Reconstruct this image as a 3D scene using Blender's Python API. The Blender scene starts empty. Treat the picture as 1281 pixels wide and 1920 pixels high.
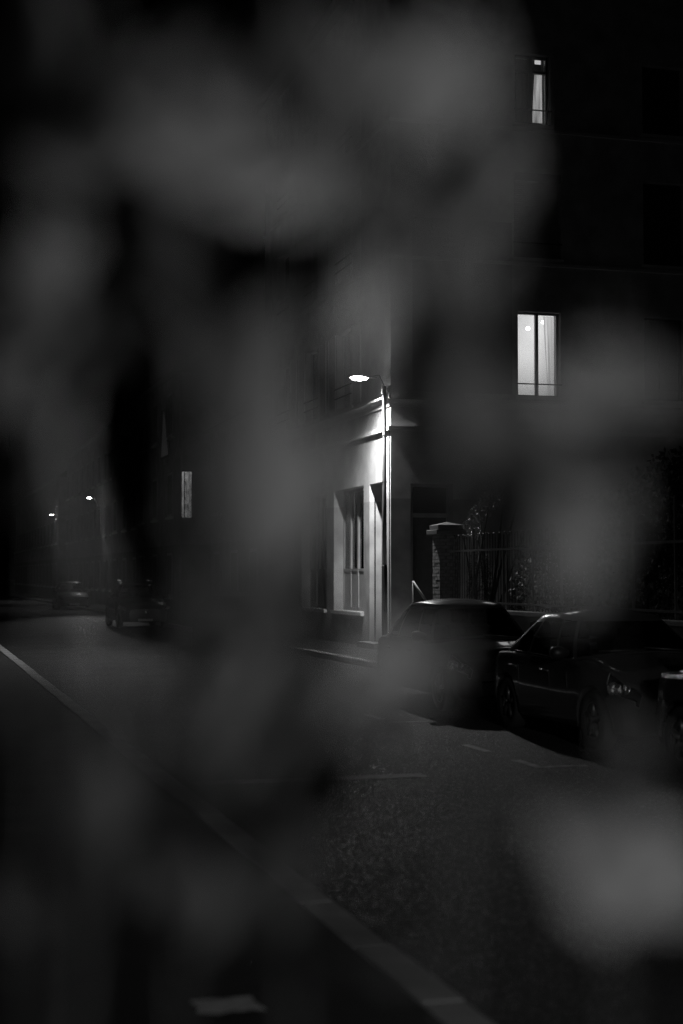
import bpy, math, random
from mathutils import Vector, Matrix
R = math.radians
random.seed(11)
scene = bpy.context.scene
col = scene.collection

# ------------------------------------------------------------------ camera
THETA, PITCH, FPX, EYE = R(15.6), R(2.33), 2900.0, 1.85
cd = bpy.data.cameras.new('camera'); cam = bpy.data.objects.new('camera', cd); col.objects.link(cam)
cam.location = (0, 0, EYE)
cam.rotation_euler = (math.pi/2 + PITCH, 0, -THETA)
cd.sensor_fit = 'VERTICAL'; cd.sensor_height = 36.0; cd.sensor_width = 24.0
cd.lens = FPX/1920*36.0
cd.clip_start = 0.02; cd.clip_end = 2000
cd.dof.use_dof = True; cd.dof.focus_distance = 27.0; cd.dof.aperture_fstop = 1.3
scene.camera = cam
FW = Vector((math.sin(THETA)*math.cos(PITCH), math.cos(THETA)*math.cos(PITCH), math.sin(PITCH)))
RT = Vector((math.cos(THETA), -math.sin(THETA), 0))
UP = RT.cross(FW)
def ray(px, py): return FW + RT*((px-640.5)/FPX) + UP*((960-py)/FPX)
def onX(px, py, X): d = ray(px, py); return Vector((0, 0, EYE)) + d*(X/d.x)
def onY(px, py, Y): d = ray(px, py); return Vector((0, 0, EYE)) + d*(Y/d.y)
def onZ(px, py, Z): d = ray(px, py); return Vector((0, 0, EYE)) + d*((Z-EYE)/d.z)
def atD(px, py, D): return Vector((0, 0, EYE)) + ray(px, py)*D

# ------------------------------------------------------------------ night sky and exposure
w = bpy.data.worlds.new('World'); scene.world = w; w.use_nodes = True
nt = w.node_tree; nt.nodes.clear()
sky = nt.nodes.new('ShaderNodeTexSky'); sky.sky_type = 'NISHITA'; sky.sun_disc = False
sky.sun_elevation = R(-4); sky.sun_rotation = R(200)
bw = nt.nodes.new('ShaderNodeRGBToBW'); bg = nt.nodes.new('ShaderNodeBackground'); ow = nt.nodes.new('ShaderNodeOutputWorld')
bg.inputs['Strength'].default_value = 0.004
nt.links.new(sky.outputs[0], bw.inputs[0]); nt.links.new(bw.outputs[0], bg.inputs['Color']); nt.links.new(bg.outputs[0], ow.inputs[0])
vs = scene.view_settings
scene.display_settings.display_device = 'sRGB'
vs.view_transform = 'Standard'; vs.look = 'None'; vs.exposure = 0.0; vs.gamma = 1.0; vs.use_curve_mapping = False
scene.render.engine = 'CYCLES'
scene.cycles.use_denoising = True; scene.cycles.denoiser = 'OPENIMAGEDENOISE'
scene.cycles.denoising_input_passes = 'RGB_ALBEDO_NORMAL'; scene.cycles.denoising_prefilter = 'NONE'
scene.cycles.use_adaptive_sampling = False
scene.cycles.filter_width = 1.4
scene.cycles.max_bounces = 6
scene.cycles.sample_clamp_indirect = 2.0
scene.cycles.caustics_reflective = False; scene.cycles.caustics_refractive = False

# ------------------------------------------------------------------ materials (a black and white picture: all greys)
M = {}
def newmat(name):
    m = bpy.data.materials.new(name); m.use_nodes = True; M[name] = m
    n = m.node_tree; return m, n, n.nodes['Principled BSDF']
def mat(name, v, rough=.7, v2=None, scale=6, bump=0, bscale=60, metal=0, spec=.5, detail=6, coat=0):
    m, n, p = newmat(name)
    p.inputs['Roughness'].default_value = rough; p.inputs['Metallic'].default_value = metal
    p.inputs['Specular IOR Level'].default_value = spec; p.inputs['Base Color'].default_value = (v, v, v, 1)
    if coat: p.inputs['Coat Weight'].default_value = coat; p.inputs['Coat Roughness'].default_value = .035
    tc = n.nodes.new('ShaderNodeTexCoord')
    if v2 is not None:
        no = n.nodes.new('ShaderNodeTexNoise'); no.inputs['Scale'].default_value = scale; no.inputs['Detail'].default_value = detail
        cr = n.nodes.new('ShaderNodeValToRGB'); cr.color_ramp.elements[0].position = .32; cr.color_ramp.elements[1].position = .68
        cr.color_ramp.elements[0].color = (v, v, v, 1); cr.color_ramp.elements[1].color = (v2, v2, v2, 1)
        n.links.new(tc.outputs['Object'], no.inputs['Vector']); n.links.new(no.outputs['Fac'], cr.inputs['Fac'])
        n.links.new(cr.outputs['Color'], p.inputs['Base Color'])
    if bump:
        nb = n.nodes.new('ShaderNodeTexNoise'); nb.inputs['Scale'].default_value = bscale; nb.inputs['Detail'].default_value = 4
        b = n.nodes.new('ShaderNodeBump'); b.inputs['Strength'].default_value = bump; b.inputs['Distance'].default_value = .02
        n.links.new(tc.outputs['Object'], nb.inputs['Vector']); n.links.new(nb.outputs['Fac'], b.inputs['Height'])
        n.links.new(b.outputs['Normal'], p.inputs['Normal'])
    return m
def emit(name, v):
    m, n, p = newmat(name)
    p.inputs['Base Color'].default_value = (.8, .8, .8, 1)
    p.inputs['Emission Color'].default_value = (1, 1, 1, 1); p.inputs['Emission Strength'].default_value = v
    return m
def glass(name, tint, rough=.03, refl=.5):
    m = bpy.data.materials.new(name); m.use_nodes = True; M[name] = m; n = m.node_tree; n.nodes.clear()
    o = n.nodes.new('ShaderNodeOutputMaterial'); t = n.nodes.new('ShaderNodeBsdfTransparent'); g = n.nodes.new('ShaderNodeBsdfGlossy')
    t.inputs[0].default_value = (tint, tint, tint, 1); g.inputs['Roughness'].default_value = rough
    f = n.nodes.new('ShaderNodeFresnel'); f.inputs['IOR'].default_value = 1.5
    x = n.nodes.new('ShaderNodeMixShader')
    n.links.new(f.outputs[0], x.inputs[0]); n.links.new(t.outputs[0], x.inputs[1]); n.links.new(g.outputs[0], x.inputs[2]); n.links.new(x.outputs[0], o.inputs[0])
    return m
# asphalt with coarse chippings
m, n, p = newmat('asphalt')
tc = n.nodes.new('ShaderNodeTexCoord')
no = n.nodes.new('ShaderNodeTexNoise'); no.inputs['Scale'].default_value = .7; no.inputs['Detail'].default_value = 8
vo = n.nodes.new('ShaderNodeTexVoronoi'); vo.inputs['Scale'].default_value = 75
cr = n.nodes.new('ShaderNodeValToRGB'); cr.color_ramp.elements[0].position = .3; cr.color_ramp.elements[1].position = .7
cr.color_ramp.elements[0].color = (.04,)*3+(1,); cr.color_ramp.elements[1].color = (.085,)*3+(1,)
mx = n.nodes.new('ShaderNodeMixRGB'); mx.blend_type = 'MULTIPLY'; mx.inputs[0].default_value = .8
n.links.new(tc.outputs['Object'], no.inputs['Vector']); n.links.new(tc.outputs['Object'], vo.inputs['Vector'])
n.links.new(no.outputs['Fac'], cr.inputs['Fac']); n.links.new(cr.outputs['Color'], mx.inputs[1]); n.links.new(vo.outputs['Color'], mx.inputs[2])
bwv = n.nodes.new('ShaderNodeRGBToBW'); n.links.new(mx.outputs[0], bwv.inputs[0]); n.links.new(bwv.outputs[0], p.inputs['Base Color'])
bu = n.nodes.new('ShaderNodeBump'); bu.inputs['Strength'].default_value = .9; bu.inputs['Distance'].default_value = .008
n.links.new(vo.outputs['Distance'], bu.inputs['Height']); n.links.new(bu.outputs['Normal'], p.inputs['Normal'])
p.inputs['Roughness'].default_value = .68; p.inputs['Specular IOR Level'].default_value = .3
gs = n.nodes.new('ShaderNodeSeparateColor'); gm = n.nodes.new('ShaderNodeMapRange')
gm.inputs['From Min'].default_value = .88; gm.inputs['From Max'].default_value = .95; gm.inputs['To Min'].default_value = .72; gm.inputs['To Max'].default_value = .36
n.links.new(vo.outputs['Color'], gs.inputs[0]); n.links.new(gs.outputs[0], gm.inputs['Value']); n.links.new(gm.outputs[0], p.inputs['Roughness'])
# rendered facade with a darker painted dado up to 3.65 m
def plaster(name, hi, lo, zsplit):
    m, n, p = newmat(name)
    g = n.nodes.new('ShaderNodeNewGeometry'); sx = n.nodes.new('ShaderNodeSeparateXYZ')
    no = n.nodes.new('ShaderNodeTexNoise'); no.inputs['Scale'].default_value = 1.7; no.inputs['Detail'].default_value = 10
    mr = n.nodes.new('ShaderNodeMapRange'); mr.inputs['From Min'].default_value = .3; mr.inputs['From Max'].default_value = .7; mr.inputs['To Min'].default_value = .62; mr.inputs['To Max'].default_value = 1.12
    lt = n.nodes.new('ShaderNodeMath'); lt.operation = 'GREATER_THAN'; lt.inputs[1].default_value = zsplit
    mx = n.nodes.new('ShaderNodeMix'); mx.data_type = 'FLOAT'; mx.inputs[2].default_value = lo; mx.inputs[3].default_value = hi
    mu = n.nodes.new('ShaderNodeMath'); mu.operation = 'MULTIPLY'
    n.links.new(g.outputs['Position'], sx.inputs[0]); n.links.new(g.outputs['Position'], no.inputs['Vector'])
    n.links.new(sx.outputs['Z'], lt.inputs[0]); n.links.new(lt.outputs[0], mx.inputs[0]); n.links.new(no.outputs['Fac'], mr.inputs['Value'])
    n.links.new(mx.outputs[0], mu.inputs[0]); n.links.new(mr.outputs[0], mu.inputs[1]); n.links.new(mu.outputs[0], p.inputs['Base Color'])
    nb = n.nodes.new('ShaderNodeTexNoise'); nb.inputs['Scale'].default_value = 45; nb.inputs['Detail'].default_value = 3
    b = n.nodes.new('ShaderNodeBump'); b.inputs['Strength'].default_value = .5; b.inputs['Distance'].default_value = .01
    n.links.new(g.outputs['Position'], nb.inputs['Vector']); n.links.new(nb.outputs['Fac'], b.inputs['Height']); n.links.new(b.outputs['Normal'], p.inputs['Normal'])
    p.inputs['Roughness'].default_value = .85
    return m
plaster('plaster', .62, .42, 3.62)
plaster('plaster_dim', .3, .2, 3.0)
mat('panel', .3, .85, .4, 2, .3, 40)
mat('stone_trim', .6, .8, .7, 3, .3, 40)
mat('white_paint', .72, .5, .6, 5)
mat('grey_paint', .35, .5, .28, 4)
mat('dark_wood', .07, .5, .05, 8, .2, 30)
mat('zinc', .34, .4, .26, 9, metal=.6)
mat('cast_iron', .025, .5, .04, 12)
mat('iron', .2, .4, .12, 30, metal=.4)
mat('lamp_body', .3, .4, .24, 6)
mat('brick', .3, .85, .18, 14, .4, 60)
mat('mortar', .14, .9)
mat('concrete', .3, .85, .2, 2.5, .4, 35)
mat('kerb', .56, .85, .38, 3, .4, 30)
mat('pavement', .06, .9, .035, 1.5, .5, 60)
mat('soil', .05, .95, .03, 8, .6, 20)
mat('road_paint', .34, .7, .1, 7, .3, 50)
mat('roof_tile', .1, .8, .06, 5)
mat('paper', .85, .7, .7, 20)
mat('curtain_dark', .2, .9)
mat('bark', .12, .85, .06, 20, .6, 40)
mat('tyre', .02, .8); mat('rim', .16, .4, metal=.8); mat('trim_black', .015, .45); mat('chrome', .8, .08, metal=1)
mat('paint_black', .03, .33, coat=1, bump=.06, bscale=160); mat('paint_dark', .05, .3, coat=1, bump=.06, bscale=160); mat('paint_grey', .09, .28, coat=1); mat('paint_silver', .2, .3, coat=1)
mat('paint_wet', .03, .2, coat=1, bump=.35, bscale=90)
mat('reflector', .8, .22, metal=1); mat('seat', .05, .9, .035, 30); mat('sticker', .6, .6); mat('plate', .6, .4); mat('housing', .03, .3); mat('tail', .08, .2)
glass('glass', .55); glass('lens', .9); glass('window_glass', .85)
emit('lamp_glow', 34); emit('far_glow', 45); emit('bulb', 8); emit('lantern_glow', 90)
# leaves: a little light comes through the blade
def leafmat(name, v, tr, rough=.45):
    m, n, p = newmat(name); p.inputs['Base Color'].default_value = (v, v, v, 1); p.inputs['Roughness'].default_value = rough
    t = n.nodes.new('ShaderNodeBsdfTranslucent'); t.inputs[0].default_value = (v, v, v, 1)
    x = n.nodes.new('ShaderNodeMixShader'); x.inputs[0].default_value = tr
    o = n.nodes['Material Output']
    n.links.new(p.outputs[0], x.inputs[1]); n.links.new(t.outputs[0], x.inputs[2]); n.links.new(x.outputs[0], o.inputs[0])
leafmat('leaf', .2, .3); leafmat('ivy', .17, .2, .42); leafmat('hedge_leaf', .035, .1, .7)
# cloth lit from behind, and wall pieces: a painted-in glow stands for the light
def litsurface(name, lo, hi, sx, sz, dist=2.0):
    m, n, p = newmat(name)
    tc = n.nodes.new('ShaderNodeTexCoord'); mp = n.nodes.new('ShaderNodeMapping'); mp.inputs['Scale'].default_value = (sx, sx, sz)
    no = n.nodes.new('ShaderNodeTexNoise'); no.inputs['Scale'].default_value = 1; no.inputs['Detail'].default_value = dist
    mr = n.nodes.new('ShaderNodeMapRange'); mr.inputs['From Min'].default_value = .3; mr.inputs['From Max'].default_value = .7
    mr.inputs['To Min'].default_value = lo; mr.inputs['To Max'].default_value = hi
    n.links.new(tc.outputs['Object'], mp.inputs[0]); n.links.new(mp.outputs[0], no.inputs['Vector'])
    n.links.new(no.outputs['Fac'], mr.inputs['Value']); n.links.new(mr.outputs[0], p.inputs['Emission Strength'])
    p.inputs['Emission Color'].default_value = (1, 1, 1, 1); p.inputs['Base Color'].default_value = (.5, .5, .5, 1)
litsurface('lit_room', .86, 1.06, 1.5, .7); litsurface('lit_curtain', .42, .8, 14, .3); litsurface('lit_curtain_dim', .16, .62, 12, 1.5)
litsurface('wall_glow', .05, .6, 16, 5, 6); litsurface('wall_glow_faint', .0, .022, 6, 2); emit('lit_fan', .7)  # first two: lamplit house wall painted as its own glow
for k in ('wall_glow', 'wall_glow_faint', 'lit_fan', 'bulb', 'lit_curtain', 'lit_curtain_dim', 'far_glow'): M[k].cycles.emission_sampling = 'NONE'

# ------------------------------------------------------------------ helpers
class MB:
    def __init__(s): s.v = []; s.f = []
    def box(s, x0, x1, y0, y1, z0, z1):
        x0, x1 = min(x0, x1), max(x0, x1); y0, y1 = min(y0, y1), max(y0, y1); z0, z1 = min(z0, z1), max(z0, z1)
        b = len(s.v); s.v += [(x, y, z) for z in (z0, z1) for y in (y0, y1) for x in (x0, x1)]
        s.f += [tuple(b+i for i in q) for q in ((0, 2, 3, 1), (4, 5, 7, 6), (0, 1, 5, 4), (2, 6, 7, 3), (0, 4, 6, 2), (1, 3, 7, 5))]; return s
    def quad(s, a, b, c, d):
        k = len(s.v); s.v += [tuple(a), tuple(b), tuple(c), tuple(d)]; s.f.append((k, k+1, k+2, k+3)); return s
    def tube(s, pts, r, n=8, cap=True):
        pts = [Vector(q) for q in pts]; rs = r if isinstance(r, (list, tuple)) else [r]*len(pts)
        b = len(s.v); t0 = (pts[1]-pts[0]).normalized()
        u = t0.cross(Vector((0, 0, 1))); u = (u if u.length > 1e-3 else Vector((1, 0, 0))).normalized()
        for i, q in enumerate(pts):
            t = (pts[min(i+1, len(pts)-1)]-pts[max(i-1, 0)]).normalized()
            u = (u-t*u.dot(t)).normalized(); vv = t.cross(u)
            for k in range(n):
                a = 2*math.pi*k/n; s.v.append(tuple(q+(u*math.cos(a)+vv*math.sin(a))*rs[i]))
        for i in range(len(pts)-1):
            for k in range(n):
                s.f.append((b+i*n+k, b+i*n+(k+1) % n, b+(i+1)*n+(k+1) % n, b+(i+1)*n+k))
        if cap:
            s.f.append(tuple(b+k for k in range(n))[::-1]); s.f.append(tuple(b+(len(pts)-1)*n+k for k in range(n)))
        return s
    def lathe(s, prof, c=(0, 0, 0), n=24, axis='Z'):
        b = len(s.v); c = Vector(c)
        for (r, h) in prof:
            for k in range(n):
                a = 2*math.pi*k/n; x, y = r*math.cos(a), r*math.sin(a)
                q = {'Z': (x, y, h), 'Y': (x, h, y), 'X': (h, x, y)}[axis]; s.v.append(tuple(c+Vector(q)))
        for i in range(len(prof)-1):
            for k in range(n): s.f.append((b+i*n+k, b+i*n+(k+1) % n, b+(i+1)*n+(k+1) % n, b+(i+1)*n+k))
        return s
    def mesh(s, name): me = bpy.data.meshes.new(name); me.from_pydata(s.v, [], s.f); me.update(); return me
    def build(s, name, m, parent=None, smooth=False, world=True):
        me = s.mesh(name); me.materials.append(M[m])
        if smooth:
            for q in me.polygons: q.use_smooth = True
        o = bpy.data.objects.new(name, me); col.objects.link(o)
        if parent is not None:
            o.parent = parent
            if world: o.matrix_parent_inverse = wm(parent).inverted()
        return o
def wm(o):
    m = Matrix.LocRotScale(o.location, o.rotation_euler, o.scale)
    return m if o.parent is None else wm(o.parent) @ o.matrix_parent_inverse @ m
def tag(o, label=None, cat=None, group=None, kind=None):
    if label: o['label'] = label
    if cat: o['category'] = cat
    if group: o['group'] = group
    if kind: o['kind'] = kind
    return o
def empty(name, loc, rz=0):
    o = bpy.data.objects.new(name, None); o.empty_display_size = .2; col.objects.link(o); o.location = loc; o.rotation_euler = (0, 0, rz); return o
def bevel(o, wd=.006, seg=2):
    b = o.modifiers.new('bevel', 'BEVEL'); b.width = wd; b.segments = seg; b.limit_method = 'ANGLE'; return o
def copy_tree(o, parent=None):
    c = o.copy(); col.objects.link(c)
    if parent is not None: c.parent = parent
    for ch in list(o.children): copy_tree(ch, c)
    return c

# ------------------------------------------------------------------ ground, road, pavements, kerbs
KL, KR, FX = 2.2, 8.85, 10.7          # left kerb face, right kerb face, facade line (metres right of the eye)
tag(MB().quad((-600, -600, -.03), (600, -600, -.03), (600, 600, -.03), (-600, 600, -.03)).build('ground', 'soil'), kind='structure')
tag(MB().quad((KL-.1, -40, 0), (KR+.1, -40, 0), (KR+.1, 260, 0), (KL-.1, 260, 0)).build('road', 'asphalt'), kind='structure')
tag(MB().box(-3.2, KL-.19, -40, 260, -.02, .115).build('pavement_left', 'pavement'), kind='structure')
tag(MB().box(KR+.19, 24, -40, 260, -.02, .115).build('pavement_right', 'pavement'), kind='structure')
def kerb(name, x0, x1, y0, n, flip):
    e = tag(empty(name, ((x0+x1)/2, y0, 0)), kind='structure')
    me = MB().box((x0-x1)/2, (x1-x0)/2, .006, .994, -.05, .125).mesh('kerb_stone'); me.materials.append(M['kerb'])
    for i in range(n):
        o = bpy.data.objects.new('kerb_stone', me); col.objects.link(o); o.parent = e
        o.matrix_parent_inverse = Matrix.Translation((-(x0+x1)/2, -y0, 0))
        o.location = ((x0+x1)/2+random.uniform(-.006, .006), y0+i, random.uniform(-.004, .002)); o.rotation_euler = (0, random.uniform(-.01, .01), random.uniform(-.006, .006))
        bevel(o, .018, 2)
    far = MB().box(x0, x1, y0+n, 260, -.05, .122).build('kerb_run', 'kerb', e); tag(far, kind='stuff')
kerb('kerb_left', KL-.19, KL, 2, 60, False)
kerb('kerb_right', KR, KR+.19, 8, 40, True)
# painted marks, 4 mm above the road
def mark(y0, y1, x0, x1, label, name='road_marking'):
    o = MB().quad((x0, y0, .004), (x1, y0, .004), (x1, y1, .004), (x0, y1, .004)).build(name, 'road_paint'); tag(o, kind='structure'); return o
bay = 5.85
for (a, b) in ((15.25, 15.95), (13.95, 14.5), (19.0, 19.7), (23.6, 24.3)): mark(a, b, bay-.05, bay+.05, '')
mark(13.85, 13.95, bay-.05, bay+.5, ''); mark(18.55, 18.65, bay-.05, bay+.5, ''); mark(13.5, 13.75, KL+.25, 4.6, '')

# ------------------------------------------------------------------ corner building
CX = FX
CY = onX(733, 1000, CX).y
def rf(px, py): q = onY(px, py, CY); return q.x, q.z          # on the side wall facing the eye
def lf(px, py): q = onX(px, py, CX); return q.y, q.z          # on the street front
bd = tag(empty('corner_building', (CX, CY, 0)), 'pale four storey corner building with cornice and one brightly lit upper window', 'building')
TOP, ENDX, ENDY = 16.4, CX+10.5, CY+13.2
def RB(mb, a0, a1, d0, d1, z0, z1): return mb.box(a0, a1, CY-d0, CY-d1, z0, z1)     # d = how far proud of the wall
def LB(mb, a0, a1, d0, d1, z0, z1): return mb.box(CX-d0, CX-d1, a0, a1, z0, z1)
def wall(BX, a0, a1, z0, z1, ops, t, name, m, parent):
    A = sorted({a0, a1, *[o[0] for o in ops], *[o[1] for o in ops]}); Z = sorted({z0, z1, *[o[2] for o in ops], *[o[3] for o in ops]})
    mb = MB()
    for i in range(len(A)-1):
        for j in range(len(Z)-1):
            ca, cz = (A[i]+A[i+1])/2, (Z[j]+Z[j+1])/2
            if not any(o[0] < ca < o[1] and o[2] < cz < o[3] for o in ops): BX(mb, A[i], A[i+1], 0, -t, Z[j], Z[j+1])
    return mb.build(name, m, parent)
# openings of the side wall
wx0, wz1 = rf(971, 583); wx1, wz0 = rf(1052, 745)
lit = (wx0, wx1, wz0, wz1)
sx0, sz1 = rf(963, 322); sx1, sz0 = rf(1052, 487); shut = (sx0, sx1, sz0, sz1)
tx0, tz1 = rf(965, 98); tx1, tz0 = rf(1032, 236); topw = (tx0, tx1, tz0, tz1)
dx0, dz1 = rf(770, 906); dx1, _ = rf(850, 906); door = (dx0, dx1, .25, dz1)
rops = [lit, shut, topw, door] + [(wx0+3.3, wx1+3.3, z0, z1) for (z0, z1) in ((wz0, wz1), (sz0, sz1), (tz0, tz1))]
# openings of the street front
o1a = lf(721.5, 1000)[0]; o1b, h1 = lf(693, 908)
o2a, h2 = lf(682, 910); o2b = lf(626, 1000)[0]; s2 = lf(682, 1148)[1]
u1a, uz0 = lf(662, 760); u1b = lf(632, 700)[0]; uz1 = lf(662, 612)[1]
op1 = (o1a, o1b, .25, h1); op2 = (o2a, o2b, s2, h2); up = (u1a, u1b, uz0, uz1)
lops = [op1, op2, up]
for k in (1, 2): lops.append((op2[0]+k*3.5, op2[1]+k*3.5, s2, h2)); lops.append((up[0]+k*3.3, up[1]+k*3.3, uz0, uz1))
for k in (0, 1, 2):
    lops.append((up[0]+k*3.3, up[1]+k*3.3, sz0, sz1)); lops.append((up[0]+k*3.3, up[1]+k*3.3, tz0, tz1))
T = .42
wall(RB, CX+T, ENDX, -.02, TOP, rops, T, 'side_wall', 'plaster', bd)
wall(LB, CY, ENDY, -.02, TOP, lops, T, 'street_wall', 'plaster', bd)
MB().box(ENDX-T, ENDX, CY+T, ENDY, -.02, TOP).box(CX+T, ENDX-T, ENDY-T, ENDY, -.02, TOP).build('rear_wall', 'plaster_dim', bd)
MB().box(CX-.3, ENDX+.3, CY-.3, ENDY+.3, TOP, TOP+.3).build('roof', 'roof_tile', bd)
fl = MB()
for z in (3.9, 5.85+.02, 9.0, 12.1): fl.box(CX+T+.01, ENDX-T-.01, CY+T+.01, ENDY-T-.01, z-.2, z)
fl.build('floor_slab', 'concrete', bd)
# cornice and string course: swept round the corner
def sweep(prof, name, m):
    mb = MB(); n = len(prof)
    for (d, z) in prof: mb.v += [(CX-d, ENDY, z), (CX-d, CY-d, z), (ENDX, CY-d, z)]
    for i in range(n-1):
        for k in (0, 1): mb.f.append((i*3+k, i*3+k+1, i*3+3+k+1, i*3+3+k))
    return mb.build(name, m, bd)
ct = rf(745, 746)[1]; cb = rf(740, 762)[1]; st = rf(745, 799)[1]; sb = rf(745, 807)[1]
H = ct-cb
prof = [(-.05, ct+.015), (.235, ct), (.235, ct-.05)] + [(.22-.17*math.sin(a), ct-.05-(H-.07)*(1-math.cos(a))) for a in [i*math.pi/16 for i in range(0, 9)]] + [(.05, cb), (-.05, cb)]
sweep(prof, 'cornice', 'stone_trim')
sweep([(-.05, st+.005), (.085, st), (.085, sb), (-.05, sb-.01)], 'string_course', 'stone_trim')
for zz in (sz0-.12, tz0-.12): sweep([(-.05, zz+.005), (.05, zz), (.05, zz-.07), (-.05, zz-.08)], 'string_course', 'stone_trim')
# darker panel on the side wall
pa0, pz1 = rf(773, 406); pa1, pz0 = rf(962, 740)
RB(MB(), pa0, pa1-.02, .012, -.05, pz0, pz1).build('wall_panel', 'panel', bd)
# windows -----------------------------------------------------------
def window(BX, op, rec, parent, fm='white_paint', mull=1, transom=None, sill=True, fw=.06, glassy=True):
    a0, a1, z0, z1 = op; d0, d1 = -rec, -rec-.07
    f = MB()
    BX(f, a0, a0+fw, d0, d1, z0, z1); BX(f, a1-fw, a1, d0, d1, z0, z1); BX(f, a0+fw, a1-fw, d0, d1, z0, z0+fw); BX(f, a0+fw, a1-fw, d0, d1, z1-fw, z1)
    wn = f.build('window', fm, parent)
    if mull:
        for k in range(1, mull+1):
            c = a0+(a1-a0)*k/(mull+1); BX(MB(), c-fw*.8, c+fw*.8, d0+.012, d1, z0+fw, z1-fw).build('mullion', fm, wn)
    if transom: BX(MB(), a0+fw, a1-fw, d0+.008, d1, transom-.035, transom+.035).build('transom', fm, wn)
    n = (mull or 0)+1
    for k in range(n):
        c0 = a0+fw+(a1-a0-2*fw)*k/n; c1 = a0+fw+(a1-a0-2*fw)*(k+1)/n
        BX(MB(), c0+.002, c1-.002, d0-.03, d0-.036, z0+fw, z1-fw).build('pane', 'window_glass', wn)
    if sill:
        BX(MB(), a0-.06, a1+.06, .05, -rec+.002, z0-.07, z0-.003).build('sill', 'stone_trim', wn)
    return wn
def curtain(BX, axis, a0, a1, a0b, a1b, d, z0, z1, m, parent, name='curtain', amp=.03, folds=7):
    mb = MB(); N, K = 60, 10
    for j in range(K+1):
        t = j/K
        for i in range(N+1):
            s = i/N; a = (a0b+(a1b-a0b)*s)*(1-t)+(a0+(a1-a0)*s)*t; dd = d+amp*math.sin(s*folds*2*math.pi)+.3*amp*math.sin(s*17+2)
            z = z0+(z1-z0)*t
            mb.v.append((a, CY-dd, z) if axis == 'R' else (CX-dd, a, z))
    for j in range(K):
        for i in range(N): q = j*(N+1)+i; mb.f.append((q, q+1, q+N+2, q+N+1))
    return mb.build(name, m, parent, smooth=True)
def guard(BX, op, z, parent, d=.03, m='cast_iron'):
    g = MB(); BX(g, op[0]-.03, op[1]+.03, d, d-.025, z-.012, z+.016); return g.build('guard_bar', m, parent)
# the bright window
wn = window(RB, lit, .16, bd, 'grey_paint', 1, None, True, .045)
bx = MB(); RB(bx, lit[0]-.6, lit[1]+.8, -1.9, -1.95, lit[2]-.6, lit[3]+.6)
bx.build('lit_room_wall', 'lit_room', wn)
mid = (lit[0]+lit[1])/2
curtain(RB, 'R', mid+.24, lit[1]-.05, mid+.36, lit[1]-.05, -.34, lit[2]+.04, lit[3]-.04, 'lit_curtain', wn, amp=.02, folds=3)
curtain(RB, 'R', lit[0]+.04, lit[0]+.12, lit[0]+.03, lit[0]+.09, -.34, lit[2]+.04, lit[3]-.04, 'lit_curtain', wn, amp=.015, folds=2)
for (px, py) in ((990, 616), (1019, 604)):
    q = onY(px, py, CY+1.5); MB().lathe([(0.001, -.05), (.045, -.03), (.055, 0), (.04, .035), (.001, .05)], q, 14).build('ceiling_lamp', 'bulb', wn, True)
guard(RB, lit, rf(1010, 721)[1], wn)
# closed roller shutter above it
wn = window(RB, shut, .2, bd, 'grey_paint', 0, None, True, .05)
rs = MB(); z = shut[2]+.02
bz = rf(1010, 457)[1]
BOX = MB(); RB(BOX, shut[0]+.004, shut[1]-.004, .03, -.18, shut[3]-.2, shut[3]-.004); BOX.build('shutter_box', 'grey_paint', wn)
while z < shut[3]-.21:
    RB(MB(), shut[0]+.03, shut[1]-.03, -.10, -.118, z, z+.042).build('slat', 'grey_paint', wn); z += .049
guard(RB, shut, bz, wn)
# top window with one half lit
wn = window(RB, topw, .15, bd, 'dark_wood', 1, rf(1000, 131)[1], True, .06)
c0 = onY(1002, 170, CY+.4).x; c1 = onY(1015, 170, CY+.4).x; b0 = onY(997, 225, CY+.4).x; zb = onY(1000, 231, CY+.4).z; zt = onY(1000, 138, CY+.4).z
curtain(RB, 'R', c0, c1+.02, b0, c1+.02, -.4, zb, zt, 'lit_curtain_dim', wn, amp=.015, folds=2)
curtain(RB, 'R', topw[0]-.1, c0-.006, topw[0]-.1, b0-.006, -.43, zb-.3, zt+.04, 'curtain_dark', wn, 'dark_curtain', .02, 4)
RB(MB(), c1+.025, topw[1]+.2, -.40, -.45, zb-.4, zt+.4).build('dark_curtain', 'curtain_dark', wn)
RB(MB(), topw[0]-.2, c1+.02, -.36, -.365, topw[2]-.3, zb).build('dark_curtain', 'curtain_dark', wn)
q0 = onY(1003, 120, CY+.4); q1 = onY(1014, 110, CY+.4)
RB(MB(), q0.x, q1.x, -.4, -.42, q0.z, q1.z).build('fanlight', 'lit_fan', wn)
guard(RB, topw, rf(1000, 207)[1], wn)
for (z0, z1) in ((wz0, wz1), (sz0, sz1), (tz0, tz1)):
    wn = window(RB, (wx0+3.3, wx1+3.3, z0, z1), .18, bd, 'dark_wood'); guard(RB, (wx0+3.3, wx1+3.3), z0+.25, wn)
    RB(MB(), wx0+3.32, wx1+3.28, -.26, -.28, z0+.03, z1-.03).build('closed_blind', 'curtain_dark', wn)
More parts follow.
